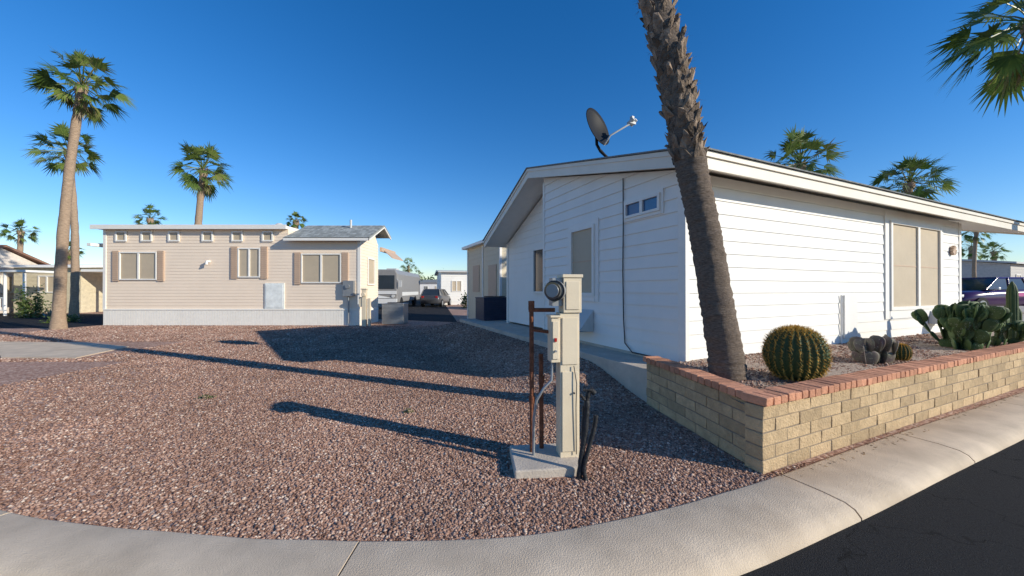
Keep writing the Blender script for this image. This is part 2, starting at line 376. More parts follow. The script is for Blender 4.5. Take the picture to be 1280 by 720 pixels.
def window(P,org,ax,nrm,s0,s1,z0,z1,mull=(),glass=SCREEN,fw=.06,hbar=False,trimw=0,name='window'):
    org=Vector(org);ax=Vector(ax);nrm=Vector(nrm); g=MB()
    def bar(a,b,c,d,o0,o1,m):
        pts=[org+ax*s+nrm*o+Vector((0,0,z)) for z in(c,d) for o in(o0,o1) for s in(a,b)]
        g.add(pts,[(0,2,3,1),(4,5,7,6),(0,1,5,4),(2,6,7,3),(0,4,6,2),(1,3,7,5)],m)
    bar(s0,s1,z0,z1,-.02,.022,1)
    if trimw:
        t=trimw
        bar(s0-t,s0-.001,z0-t,z1+t,-.01,.032,2);bar(s1+.001,s1+t,z0-t,z1+t,-.01,.032,2);bar(s0,s1,z1+.001,z1+t,-.01,.032,2);bar(s0,s1,z0-t,z0-.001,-.01,.038,2)
    f=fw
    bar(s0,s0+f,z0,z1,.018,.06,0);bar(s1-f,s1,z0,z1,.018,.06,0);bar(s0+f,s1-f,z0,z0+f,.018,.058,0);bar(s0+f,s1-f,z1-f,z1,.018,.058,0)
    for q in mull: bar(q-f*.7,q+f*.7,z0+f,z1-f,.018,.055,0)
    if hbar: zm=(z0+z1)/2; bar(s0+f,s1-f,zm-.01,zm+.01,.018,.028,3)
    return g.obj(name,[TRIM,glass,WHITE if trimw and P==H else TRIM,SHUT],P)
F=((0,0,0),(1,0,0),(0,-1,0)); G=((0,0,0),(0,1,0),(-1,0,0))
window(H,*F,5.69,8.07,1.08,2.9,mull=(6.95,),trimw=.17,fw=.07,hbar=True,name='front_window')
window(H,*G,.40,1.14,2.66,2.92,mull=(.77,),glass=BGLASS,trimw=.05,fw=.04,name='small_window')
window(H,*G,1.95,2.75,1.38,2.72,glass=SCREEN,trimw=.10,fw=.06,hbar=True,name='side_window')
window(H,(RX,0,0),(0,1,0),(-1,0,0),4.5,5.2,1.4,2.6,glass=GLASS,fw=.05,name='recess_window')
g=MB()
g.tube([(-.03,1.19,3.35),(-.035,1.18,2.6),(-.03,1.2,1.8),(-.04,1.17,1.0),(-.03,1.15,.62),(-.06,.95,.5),(-.05,.5,.5)],.009,6); g.obj('cable',[BLACK],H)
g=MB(); g.prism([(2.0,.72),(2.7,.72),(2.7,.74),(2.0,.74)],-.36,-.02,axis='X')
g.add([(-.36,2.0,.72),(-.02,2.0,.74),(-.02,2.0,1.12),(-.36,2.7,.72),(-.02,2.7,.74),(-.02,2.7,1.12)],[(0,1,2),(3,5,4),(0,2,5,3)])
g.obj('vent_hood',[LGREY],H)
g=MB(); g.add([(7.5,-.4,.75),(7.5,-.02,.75),(7.5,-.02,1.05),(7.9,-.4,.75),(7.9,-.02,.75),(7.9,-.02,1.05)],[(0,1,2),(3,5,4),(0,2,5,3),(0,3,4,1)]); g.obj('dryer_hood',[LGREY],H)
g=MB(); g.bb(3.98,4.42,-.04,-.012,.62,1.40); g.tube([(3.88,-.03,.5),(3.88,-.03,1.4)],.015,8); g.obj('utility_cover',[WHITE],H,bevel=.004)
g=MB()
for k in range(10):
    a=k*.628; c=Vector((8.75,-.05,2.42)); p=c+Vector((math.cos(a)*.11,0,math.sin(a)*.11)); g.tube([c,p],[.02,.03],6)
g.tube([(8.75,-.07,2.42),(8.75,-.02,2.42)],.05,10)
g.obj('wall_ornament',[SHUT],H)
g=MB()
for x in(13.9,):
    g.bb(x-.05,x+.05,-.3,-.2,.45,3.06)
for x in(9.9,12,13.9): g.bb(x-.05,x+.05,6.9,7.0,.45,3.0)
g.obj('carport_posts',[TRIM],H)
S=empty('satellite_dish',(1.64,6.1,3.60),0)
g=MB(); 
g.box((0,0,.03),(.16,.1,.04),rot=.6); g.tube([(0.03,0,.0),(.02,0,.1),(-.14,0,.25),(-.2,0,.36),(-.2,0.03,.52)],.026,8)
g.tube([(0.07,.0,.05),(-.12,.03,.28)],.012,6)
g.obj('mast',[DISH],S)
g=MB(); n=32; rings=6
ax=Vector((.62,-.70,.26)).normalized(); u=ax.cross(Vector((0,0,1))).normalized(); v=u.cross(ax)
rotm=Matrix.Rotation(.15,3,ax); u=rotm@u; v=rotm@v
c0=Vector((-.24,-.02,.62)); vs=[];fs=[]
for off in(0,-.012):
    for i in range(rings+1):
        rr=i/rings
        for k in range(n):
            a=2*math.pi*k/n; vs.append(c0+u*(math.cos(a)*rr*.29)+v*(math.sin(a)*rr*.34)+ax*(.075*rr*rr+off))
m_=(rings+1)*n
for o in(0,m_):
    for i in range(rings):
        for k in range(n):
            fs.append((o+i*n+k,o+i*n+(k+1)%n,o+(i+1)*n+(k+1)%n,o+(i+1)*n+k))
for k in range(n): fs.append((rings*n+k,rings*n+(k+1)%n,m_+rings*n+(k+1)%n,m_+rings*n+k))
g.add(vs,fs,0,True); g.obj('reflector',[DISH],S)
g=MB(); e=c0+Vector((.60,-.10,.06)); g.tube([c0-v*.34+ax*.06,c0-v*.26+ax*.22,e],.015,6)
for dx in(-.055,.035): g.tube([e+u*dx-ax*.06,e+u*dx+ax*.05+Vector((0,0,.03))],[.036,.03],10)
g.box(e+Vector((0,0,.05)),(.05,.05,.1),rot=.5)
g.box(e,(.12,.05,.05),rot=.5); g.obj('receiver_arm',[LGREY],S)

def hl(x,y): 
    return (2.36+.912*x-.41*y, 4.9+.41*x+.912*y)
g=MB(); P=[hl(-.6,-.02),hl(40,-.02),hl(40,9),hl(-.6,9)]
g.prism([(p[0],p[1]) for p in P],-.1,.45,axis='Z'); g.obj('concrete_pad',[PAD],bevel=.01)
# ------------------------------------------------------------------ planter wall
def dirw(a,b): 
    v=Vector(b)-Vector(a); return v.normalized(),v.length
A=Vector((2.03,2.92)); B=Vector((1.76,4.72)); C=A+Vector((.912,.41))*15
W=empty('brick_planter_wall')
g=MB(); cap=MB(); mo=MB()
def course(a,b,outn,thick=.15):
    d,L=dirw(a,b); ang=math.atan2(d.y,d.x); n=Vector(outn)
    ctr=(Vector(a)+Vector(b))/2+n*(-thick/2)
    mo.box((ctr.x,ctr.y,.22),(L-.02,thick-.012,.66),rot=ang)
    for c in range(5):
        x=-.17*(c%2)
        z=c*.11
        while x<L:
            x0=max(x,0); x1=min(x+.34,L)
            if x1-x0>.04:
                p=Vector(a)+d*((x0+x1)/2)-n*(thick/2)
                g.box((p.x,p.y,z+.055),(x1-x0-.009,thick+random.uniform(-.005,.008),.101),rot=ang,jit=.003)
            x+=.34
    x=0
    while x<L-.03:
        p=Vector(a)+d*(x+.05)-n*(thick/2-.0)
        cap.box((p.x,p.y,.59+random.uniform(-.003,.003)),(.091,thick+.06+random.uniform(-.006,.006),.068),rot=ang,jit=.003); x+=.1
course(A,C,(.41,-.912))
A2=A+Vector((-.02,.16)); course(A2,B,(-.989,-.148))
g.obj('blocks',[BLOCK],W,bevel=.006); cap.obj('cap_bricks',[BRICK],W,bevel=.007); mo.obj('mortar',[MORT],W)
g=MB(); nx,ny=70,16; vs=[];fs=[]
for i in range(nx+1):
    for j in range(ny+1):
        a=A+Vector((.912,.41))*(15*i/nx)+Vector((-.05,.12)); b=Vector(hl(15*i/nx-.45,-.005)); p=a.lerp(b,j/ny)
        vs.append((p.x,p.y,.53+.02*noise.noise((p.x*1.5,p.y*1.5,0))+.01*noise.noise((p.x*7,p.y*7,0))))
for i in range(nx):
    for j in range(ny): fs.append((i*(ny+1)+j,(i+1)*(ny+1)+j,(i+1)*(ny+1)+j+1,i*(ny+1)+j+1))
g.add(vs,fs,0,True); g.obj('planter_soil',[SOIL])
stones(9000,'planter_stones',lambda X,Y:(Y>3.1+(X-2.03)*.449)&(Y<4.9+(X-2.4)*.449)&(X>2.1),rng=(2.1,9,3,8),z=.53,rs=(.006,.016),k=.5)

# ------------------------------------------------------------------ palms
def palm(name,base,top,rb,rt,CR,nfr=40,mid=None,seed=0,blades=18,barkm=None,skirt=5,boots=False,seg=14):
    rs=random.Random(seed); g=MB(); base=Vector(base);top=Vector(top)
    P=[];Rr=[]
    if mid is None:
        nn=40
        for i in range(nn+1):
            t=i/nn; p=base.lerp(top,t); p.x+=.25*math.sin(t*3.1)*(.75)*(1 if seed%2 else -1)
            P.append(p); Rr.append((rb*(1.3-.3*min(1,t*8))*(1-t)+rt*t)*(1+rs.uniform(-.05,.05)))
        for q in (-1,-2): Rr[q]*=1.35
    else: P,Rr=mid
    g.tube(P,Rr,seg,0,True,wob=.05)
    if boots: boots(g)
    c=P[-1]
    if not boots:
        for k in range(40):
            a=rs.random()*6.28; z=-rs.random()*.55*CR; o=Vector((math.cos(a),math.sin(a),0)); t=Vector((-o.y,o.x,0))*rt*.3
            b=c+Vector((0,0,z))+o*rt*.8; g.add([b-t,b+t,b+o*rt*.9+Vector((0,0,rt*1.3))],[(0,1,2)],0,False,rs.random())
    for k in range(nfr+skirt):
        dead=k>=nfr
        el=R(rs.uniform(-100,-60)) if dead else R(84-135*((k+.5)/nfr)**1.0+rs.uniform(-12,12))
        az=k*2.39996+rs.uniform(-.4,.4)
        d=Vector((math.cos(az)*math.cos(el),math.sin(az)*math.cos(el),math.sin(el)))
        pl=CR*rs.uniform(.42,.66)*(.8 if dead else 1)
        st=c+Vector((0,0,rs.uniform(-.12,.08)*CR)); droop=Vector((0,0,-1))*CR*.10*math.cos(el)
        m1=st+d*pl*.5; e=st+d*pl+droop*.6
        shade=rs.uniform(.05,.78) if not dead else rs.uniform(.88,1)
        g.tube([st,m1,e],[.014*CR,.011*CR,.007*CR],3,1,False,False,r=min(1,shade+.2))
        dd=(e-m1).normalized()
        side=dd.cross(Vector((0,0,1)))
        if side.length<.05: side=Vector((1,0,0))
        side.normalize(); side=(Matrix.Rotation(rs.uniform(-.9,.9),3,dd)@side); nrm=side.cross(dd)
        BL=CR*rs.uniform(.34,.50)*(.7 if dead else 1)
        for b in range(blades):
            f=(b/(blades-1)-.5)*2; a=f*R(78 if not dead else 40)
            bd=(dd*math.cos(a)+side*math.sin(a)+nrm*(.25*abs(f))).normalized()
            l=BL*(1-.35*abs(f)**2)*rs.uniform(.8,1.12)
            wv=bd.cross(nrm).normalized()*l*.046
            mid_=e+bd*l*.5+Vector((0,0,-.04*l)); tip=e+bd*l+Vector((0,0,-l*rs.uniform(.1,.5)))
            rr=min(1,max(0,shade+rs.uniform(-.2,.2)))
            g.add([e,mid_+wv,tip,mid_-wv],[(0,1,3),(1,2,3)],1,False,rr)
    return g.obj(name,[barkm or BARKD,FROND],recalc=False)
pts=[(2.385,4.0,.45),(2.38,4.0,.7),(2.28,4.0,1.3),(2.16,4.0,2.05),(2.05,4.0,2.6),(1.96,4.0,3.03),(1.79,4.0,3.92),(1.60,4.0,4.72),(1.43,4.0,5.6),(1.22,4.0,7.2),(1.12,4,9),(1.1,4,10.8)]
rad=[.195,.18,.165,.158,.155,.158,.155,.15,.145,.14,.14,.14]
def dens(P,Q,n):
    P=[Vector(p) for p in P]; o=[];r=[]
    for i in range(len(P)-1):
        for k in range(n):
            t=k/n; q0=P[max(i-1,0)];q1=P[i];q2=P[i+1];q3=P[min(i+2,len(P)-1)]
            o.append(.5*((2*q1)+(q2-q0)*t+(2*q0-5*q1+4*q2-q3)*t*t+(3*q1-q0-3*q2+q3)*t**3)); r.append(Q[i]*(1-t)+Q[i+1]*t)
    o.append(P[-1]);r.append(Q[-1]); return o,r
PP,RR=dens(pts,rad,22)
RR=[r*(1+.02*math.sin(i*1.7)+random.uniform(-.02,.02)) for i,r in enumerate(RR)]
def boots(g):
    rs=random.Random(3)
    z=2.98
    row=0
    while z<10.4:
        for k in range(9):
            if rs.random()<.12: continue
            z_=z+rs.uniform(-.035,.035)
            i=min(range(len(PP)),key=lambda q:abs(PP[q].z-z_)); c=PP[i].copy(); c.z=z_
            r=RR[i]
            a=2*math.pi*(k+.5*(row%2))/9+rs.uniform(-.2,.2)
            o=Vector((math.cos(a),math.sin(a),0)); t=Vector((-o.y,o.x,0)); w=.036*rs.uniform(.5,1.4)
            h=rs.uniform(.04,.12); of=rs.choice((rs.uniform(.005,.03),rs.uniform(.03,.075)))
            b=c+o*(r*.93)
            t2=t*rs.uniform(-1,1)*.05
            v=[b-t*w*1.4-Vector((0,0,.05)),b+t*w*1.4-Vector((0,0,.05)),b+t*w*.7+o*of+t2+Vector((0,0,h)),b-t*w*.7+o*of+t2+Vector((0,0,h*rs.uniform(.6,1.1))),
               b+t*w*.5+o*(of-.035)+t2+Vector((0,0,h*.85)),b-t*w*.5+o*(of-.035)+t2+Vector((0,0,h*.85)), b+o*(of*.9+.012)+Vector((0,0,h*.45)), b+o*(of+.012)+t2*1.5+Vector((rs.uniform(-.02,.02),0,h*rs.uniform(.8,1.5)))]
            g.add(v,[(0,1,6),(1,2,6),(3,0,6),(2,7,6),(7,3,6),(2,4,5,3),(1,4,2),(0,3,5),(0,5,4,1)],2,False,rs.random())
            if rs.random()<.4:
                for q in range(3):
                    d=(o*rs.uniform(.3,1)+t*rs.uniform(-1,1)+Vector((0,0,rs.uniform(-.6,1)))).normalized()*rs.uniform(.04,.1); ww=t*.002
                    g.add([b+o*of-ww,b+o*of+ww,b+o*of+d],[(0,1,2)],2,False,rs.random())
        z+=.072; row+=1
palm('fan_palm_tree',pts[0],pts[-1],.2,.16,1.7,mid=(PP,RR),boots=boots,barkm=BARKL,seg=26,seed=1)
D.objects['fan_palm_tree'].data.materials.append(BARK)
palm('fan_palm_tree',(-17.0,13.5,0),(-16.15,13.5,9.2),.17,.12,1.45,seed=2,nfr=42,blades=22,skirt=7)
palm('fan_palm_tree',(-21.3,17.5,0),(-21.6,17.5,8.2),.15,.12,1.35,seed=3)
palm('fan_palm_tree',(-22.8,26,0),(-22.3,26,10.2),.24,.19,2.1,seed=4,nfr=46)
palm('fan_palm_tree',(-48.5,35,0),(-47.8,35,7.2),.24,.18,1.4,seed=5,nfr=36)
palm('fan_palm_tree',(-46.6,38,0),(-46.6,38,5.6),.24,.18,1.2,seed=6,nfr=36)
palm('fan_palm_tree',(-32.2,32,0),(-32.2,32,7.8),.24,.18,1.3,seed=7,nfr=36)
palm('fan_palm_tree',(-19.2,32,0),(-19.2,32,7.6),.24,.18,1.0,seed=8,nfr=36)
palm('fan_palm_tree',(-17.3,60,0),(-17.3,60,5.4),.22,.18,1.6,seed=9,nfr=30,blades=12)
palm('fan_palm_tree',(-19.4,75,0),(-19.4,75,4.4),.22,.18,1.4,seed=10,nfr=30,blades=12)
palm('fan_palm_tree',(16,20,0),(16,20,8.5),.25,.2,2.1,seed=11,nfr=52)
palm('fan_palm_tree',(24.3,22,0),(24.3,22,8.0),.25,.2,2.1,seed=12,nfr=52)
palm('fan_palm_tree',(13.4,8.95,.5),(12.95,8.95,8.2),.18,.14,1.8,seed=13,nfr=48,blades=22)
palm('fan_palm_tree',(44.7,35,0),(44.7,35,5.6),.2,.15,1.2,seed=14,nfr=36)
palm('fan_palm_tree',(49.5,37,0),(49.5,37,5.4),.2,.15,1.2,seed=15,nfr=36)
palm('fan_palm_tree',(31,24,0),(31,24,5.4),.11,.09,.9,seed=16,nfr=30)

# ------------------------------------------------------------------ electrical pedestal
g=MB(); E=empty('utility_meter_pedestal',(.485,3.15,0),.14)
g.prism([(-.50,-.24),(.07,-.25),(.08,.22),(-.48,.24)],-.02,.07,axis='Z'); g.obj('concrete_base',[PAD],E,bevel=.012)
g=MB()
g.bb(-.085,.085,-.07,.07,.06,1.30)
g.bb(-.06,.10,-.085,.075,1.302,1.60); g.bb(-.07,.11,-.095,.085,1.602,1.63)
g.bb(-.165,-.087,-.075,.06,.88,1.26); g.bb(-.175,-.087,-.09,.07,1.262,1.28)
g.bb(-.155,-.1,-.086,-.076,.91,1.23)
g.bb(-.07,.07,-.08,-.071,.12,.80); g.bb(-.07,.07,-.08,-.071,.86,1.26); g.bb(-.04,.08,-.094,-.086,1.33,1.57)
g.obj('post',[BEIGE],E,bevel=.005)
g=MB(); g.bb(-.15,-.062,-.06,.06,1.36,1.60,0)
mc=Vector((-.115,-.06,1.49)); md=Vector((-.55,-.83,0)).normalized()
g.tube([mc,mc+md*.045],.085,28,0); g.tube([mc+md*.045,mc+md*.06],.088,28,2); g.tube([mc+md*.06,mc+md*.11],[.076,.072],28,1); g.tube([mc+md*.1105,mc+md*.114],[.056,.054],28,0)
g.obj('meter',[GREY,GLASS,DARKM,LGREY],E)
g=MB(); g.tube([(-.30,.08,.05),(-.305,.08,1.32)],.02,10); g.tube([(-.20,.14,.05),(-.205,.14,.92)],.02,10); g.tube([(-.33,.08,1.32),(-.1,.05,1.32)],.018,8); g.tube([(-.32,.08,1.15),(-.16,.03,1.13)],.016,8)
g.tube([(-.305,.08,1.32),(-.305,.08,1.40)],.028,8); g.tube([(-.30,.08,.50),(-.30,.08,.56)],.028,8); g.tube([(-.20,.14,.66),(-.2,.14,.72)],.028,8)
g.obj('rusty_pipes',[RUST],E)
g=MB(); g.tube([(-.14,-.02,.9),(-.15,-.03,.72),(-.22,-.04,.66),(-.28,-.02,.55),(-.30,.0,.4),(-.30,.01,.07)],.012,8); g.bb(-.14,-.12,-.096,-.086,1.06,1.09,1); g.tube([(-.13,-.087,.98),(-.13,-.1,.98)],.010,8); g.obj('conduit',[GREY,REDL],E)
g=MB(); g.tube([(.03,-.10,.62),(.032,-.085,.62)],.008,6); g.tube([(.03,-.086,.85),(.05,-.1,.7),(.045,-.095,.5),(.05,-.09,.1)],.004,5); g.obj('ground_wire',[DARKM],E)
g=MB()
def blob(pts,r):
    P,Q=dens(pts,[r]*len(pts),6); Q=[q*random.uniform(.82,1.18) for q in Q]; g.tube(P,Q,9)
blob([(.53,2.86,-.01),(.55,2.87,.16),(.58,2.88,.32),(.60,2.89,.5),(.605,2.9,.62),(.63,2.9,.69),(.665,2.89,.665)],.021)
blob([(.58,2.84,.0),(.57,2.85,.1),(.61,2.86,.25),(.655,2.87,.4),(.67,2.87,.5)],.018)
blob([(.56,2.88,.25),(.575,2.9,.42),(.585,2.92,.56)],.016)
g.tube([(.58,2.88,.62),(.545,2.87,.665)],.012,8); g.tube([(.565,2.87,.70),(.64,2.87,.70)],.009,6)
g.obj('insulated_water_riser',[BLACK])

# ------------------------------------------------------------------ cacti
def barrel(name,c,r,h,ribs=24,seed=0):
    rs=random.Random(seed); g=MB(); n=ribs*6; m=20; vs=[];fs=[]; c=Vector(c)
    def pt(a,t):
        ph=t*math.pi; rr=math.sin(ph)**.8; z=.5-.5*math.cos(ph)
        w=1-.10*(.5-.5*math.cos(a*ribs))
        return c+Vector((math.cos(a)*rr*r*w,math.sin(a)*rr*r*w,z*h)), rr
    for i in range(m+1):
        for k in range(n): vs.append(pt(2*math.pi*k/n,.02+.96*i/m)[0])
    for i in range(m):
        for k in range(n): fs.append((i*n+k,i*n+(k+1)%n,(i+1)*n+(k+1)%n,(i+1)*n+k))
    g.add(vs,fs,0,True)
    for k in range(ribs):
        a=2*math.pi*k/ribs
        for i in range(24):
            t=.12+.86*i/23; p,_=pt(a,t); o=(p-(c+Vector((0,0,h*.45)))).normalized()
            for q in range(9):
                d=(o*.8+Vector([rs.uniform(-.9,.9) for _ in range(3)])).normalized(); l=r*rs.uniform(.1,.2); w=d.cross(Vector((0,.3,1))).normalized()*.004
                g.add([p-w,p+w,p+d*l],[(0,1,2)],1,False,rs.random())
    return g.obj(name,[CACT,SPINE],recalc=False)
barrel('barrel_cactus',(3.08,3.92,.52),.29,.56,seed=1)
barrel('barrel_cactus',(5.35,4.95,.53),.10,.22,ribs=16,seed=2)
def pear(name,c,n,size,mat,spread,seed,levels=3):
    rs=random.Random(seed); g=MB(); c=Vector(c)
    def pad(base,d,L,w):
        side=d.cross(Vector([rs.uniform(-1,1) for _ in range(3)])).normalized(); nr=side.cross(d).normalized()
        A_,B_=12,8; vs=[];fs=[]
        for i in range(B_+1):
            ph=math.pi*(i/B_); y=(1-math.cos(ph))/2
            wr=math.sin(ph)**.75*(.75+.4*y)
            for k in range(A_):
                a=2*math.pi*k/A_; vs.append(base+d*(y*L)+side*(math.cos(a)*wr*w)+nr*(math.sin(a)*wr*w*.17))
        for i in range(B_):
            for k in range(A_): fs.append((i*A_+k,i*A_+(k+1)%A_,(i+1)*A_+(k+1)%A_,(i+1)*A_+k))
        g.add(vs,fs,0,True,rs.random())
        for q in range(26):
            y=rs.uniform(.1,.97); xx=rs.uniform(-.8,.8); sgn=rs.choice((-1,1))
            p=base+d*(y*L)+side*(xx*w*.8)+nr*sgn*w*.13; dd=(nr*sgn+Vector([rs.uniform(-.5,.5) for _ in range(3)])).normalized(); ww=side*.0018
            g.add([p-ww,p+ww,p+dd*.03],[(0,1,2)],1)
        return side,nr
    def grow(base,d,lv):
        L=size*rs.uniform(.8,1.15); w=L*rs.uniform(.36,.46); side,nr=pad(base,d,L,w)
        if lv<levels:
            for q in range(rs.choice((1,2,2,3))):
                a=rs.uniform(-1,1); b=base+d*L*(.93-.2*abs(a))+side*a*w*.8
                nd=(d+side*a*.7+nr*rs.uniform(-.4,.4)+Vector((0,0,.75))).normalized(); grow(b,nd,lv+1)
    for k in range(n):
        a=rs.random()*6.28; q=c+Vector((math.cos(a),math.sin(a)*.6,0))*spread*rs.random()
        d=(Vector((math.cos(a)*.3,math.sin(a)*.25,1))).normalized(); grow(q-Vector((0,0,.03)),d,1)
    return g.obj(name,[mat,SPINEW],recalc=False)
pear('prickly_pear_cactus',(4.85,4.80,.53),12,.20,PURP,.34,5,2)
pear('prickly_pear_cactus',(7.4,5.87,.53),18,.215,PRICK,.42,8,4)
pear('prickly_pear_cactus',(8.35,6.3,.53),8,.18,PRICK,.35,9,3)
g=MB()
for (x,y,h,r) in((9.1,6.55,1.15,.07),(9.25,6.6,.7,.06),(9.0,6.65,.5,.06)):
    n=48;m=14;vs=[];fs=[]
    for i in range(m+1):
        t=i/m; rr=r*min(1,math.sqrt(max(0,(1-t)*6+.02)))
        for k in range(n):
            a=2*math.pi*k/n; q=rr*(1-.15*(.5-.5*math.cos(a*12))); vs.append((x+math.cos(a)*q,y+math.sin(a)*q,.5+t*h))
    for i in range(m):
        for k in range(n): fs.append((i*n+k,i*n+(k+1)%n,(i+1)*n+(k+1)%n,(i+1)*n+k))
    g.add(vs,fs,0,True)
g.obj('column_cactus',[CACT])

# ------------------------------------------------------------------ cream park model home
K=empty('cream_park_home')
def fx(x): return (x-640)/30
def fz(y): return 1.5+(362-y)/30
x0,x1=-17.0,-6.33; xm=fx(360); YB=17.0
g=MB()
siding(g,(0,15,0),(1,0,0),(0,-1,0),x0,xm,.7,4.02,.13,.010); siding(g,(0,15,0),(1,0,0),(0,-1,0),xm,x1,.7,3.62,.13,.010)
g.bb(x0,xm,15.01,YB,.6,4.02); g.bb(xm,x1,15.01,YB,.6,3.6)
siding(g,(x1,15,0),(0,1,0),(1,0,0),0,YB-15,.7,3.62,.13,.012)
g.prism([(15,3.6),(16.4,4.23),(YB,3.6)],xm+.01,x1-.003,axis='X')
g.obj('walls',[CREAM],K,recalc=False)
g=MB(); n=int((x1-x0)/.11)
for i in range(n):
    g.bb(x0+i*.11+.006,x0+(i+1)*.11-.006,14.972,14.984,.02,.64)
g.bb(x0,x1,14.985,15.0,.0,.66); g.bb(x0,x1,14.955,14.99,.64,.70); g.bb(x1,x1+.02,15,YB,0,.68)
g.obj('skirting',[SKIRT],K)
g=MB()
g.bb(x0-.30,xm,14.8,YB+.2,4.02,4.14); g.bb(x0-.33,xm+.05,14.76,14.8,3.99,4.17)
g.bb(x0-.5,x0-.34,14.8,YB,3.3,3.42); g.bb(x0-.5,x0,15.2,YB,3.42,3.46)
g.bb(xm,-5.82,14.66,14.7,3.50,3.62); g.bb(x0-.02,x0+.1,14.97,15,.7,4.0); g.bb(x1-.1,x1+.02,14.97,15,.7,3.6)
g.prism([(14.66,3.5),(16.4,4.30),(17.3,3.89),(17.3,4.0),(16.4,4.42),(14.66,3.62)],-5.85,-5.81,axis='X')
g.obj('roof_trim',[TRIM],K)
g=MB(); g.prism([(14.64,3.625),(16.4,4.425),(17.3,4.01),(17.3,3.96),(16.4,4.36),(14.7,3.58)],xm+.02,-5.80,axis='X')
for i in range(9):
    for j in range(28):
        y=14.66+i*.19; z=3.63+(y-14.64)*.4545; xx=xm+.03+j*.125+(i%2)*.05
        if xx+.12< -5.80: g.add([(xx,y,z+.012),(xx+.12,y,z+.012),(xx+.12,y+.187,z+.187*.4545+.004),(xx,y+.187,z+.187*.4545+.004)],[(0,1,2,3)],0)
g.obj('shingle_roof',[M('shingle_tabs',(.36,.38,.36),rough=.95,var=.15,scale=20,rnd=.25)],K,recalc=False)
FK=((0,15,0),(1,0,0),(0,-1,0))
for a,b,c,d,mu in((150,197,315,350,(174,)),(298,326,310,347,(312,)),(377,427,317,354,(402,))):
    window(K,*FK,fx(a),fx(b),fz(d),fz(c),mull=[fx(q) for q in mu],fw=.05,glass=SCREEN)
    g=MB(); w=.27
    for s_ in(fx(a)-w-.02,fx(b)+.02):
        g.bb(s_,s_+w,14.95,14.99,fz(d)-.05,fz(c)+.05)
        for q in range(14):
            zz=fz(d)+q*(fz(c)-fz(d))/14+.03; g.bb(s_+.03,s_+w-.03,14.94,14.95,zz,zz+.045)
    g.obj('shutters',[SHUT],K)
for a in(145,177,211,253,290,328): window(K,*FK,fx(a),fx(a+14),fz(302),fz(289),fw=.06,glass=SCREEN,name='transom_window')
g=MB(); g.bb(fx(332),fx(356),14.95,14.985,fz(386),fz(354)); g.bb(fx(333.5),fx(354.5),14.94,14.95,fz(384.5),fz(355.5)); g.obj('access_panel',[M('pale_panel',(.80,.83,.80),rough=.5)],K)
g=MB(); g.bb(fx(431),fx(444),14.82,14.98,fz(370),fz(351)); g.tube([(fx(437),14.9,fz(370)),(fx(437),14.9,.1)],.03,8); g.tube([(fx(437),14.82,fz(358)),(fx(437),14.76,fz(358))],.09,12); g.obj('electric_meter',[GREY],K)
g=MB(); g.tube([(fx(262),14.99,fz(327)),(fx(262),14.86,fz(327)),(fx(262),14.84,fz(331))],.05,8); g.obj('porch_light',[TRIM],K)
g=MB(); g.tube([(fx(326),16.2,4.1),(fx(326),16.2,4.4)],.12,12); g.tube([(fx(326),16.2,4.38),(fx(326),16.2,4.48)],[.22,.1],12); g.tube([(fx(296),16.2,4.1),(fx(296),16.2,4.3)],.05,8); g.tube([(fx(425),16.0,4.2),(fx(425),16.0,4.6)],.05,8); g.bb(fx(165),fx(190),16.2,16.8,4.14,4.36); g.obj('roof_vents',[LGREY],K)
window(K,(x1,15,0),(0,1,0),(1,0,0),.7,1.5,1.7,2.9,fw=.06,glass=SCREEN,name='end_window')
g=MB(); g.add([(-6.2,17.3,3.45),(-6.2,19,3.45),(-5.75,19,3.05),(-5.75,17.3,3.05),(-6.2,17.3,3.4),(-6.2,19,3.4),(-5.75,19,3.0),(-5.75,17.3,3.0)],[(0,1,2,3),(4,5,6,7),(0,3,7,4),(1,2,6,5),(3,2,6,7)]); g.bb(-6.25,-6.15,17.0,19,3.3,3.5); g.obj('porch_awning',[SHUT],K)
E2=empty('utility_meter_pedestal.001'); g=MB(); g.bb(-6.1,-5.92,14.6,14.75,0,1.5); g.bb(-6.13,-5.89,14.58,14.77,1.5,1.55); g.bb(-5.86,-5.76,14.62,14.72,0,1.15); g.bb(-6.22,-6.1,14.62,14.74,.8,1.2); g.tube([(-6.01,14.6,1.3),(-6.01,14.5,1.3)],.08,12); g.obj('post',[BEIGE],E2,bevel=.01)

def acunit(name,c,w,d,h,rz,mat):
    o=empty(name,c,rz); g=MB()
    g.bb(-w/2,w/2,-d/2,d/2,0,h); 
    n=int(h/.06)
    for i in range(1,n-1): 
        z=i*h/n; g.bb(-w/2+.05,w/2-.05,-d/2-.012,-d/2,z,z+.025); g.bb(-w/2-.012,-w/2,-d/2+.05,d/2-.05,z,z+.025)
    g.bb(-w/2-.015,w/2+.015,-d/2-.015,d/2+.015,h,h+.03)
    g.obj('cabinet',[mat],o,bevel=.01)
    g=MB(); g.tube([(0,0,h+.03),(0,0,h+.06)],min(w,d)*.42,20)
    for k in range(6): a=k*math.pi/6; g.box((0,0,h+.065),(min(w,d)*.84,.012,.01),rot=a)
    g.obj('fan_grille',[DARKM],o); return o
acunit('air_conditioner',(-5.15,15.9,.02),.9,.8,.85,0,GREY)
acunit('air_conditioner',(-.62,12.7,0),1.1,.9,1.2,.42,NAVY)
acunit('air_conditioner',(.25,13.0,.45),.75,.8,.75,.42,DARKM)

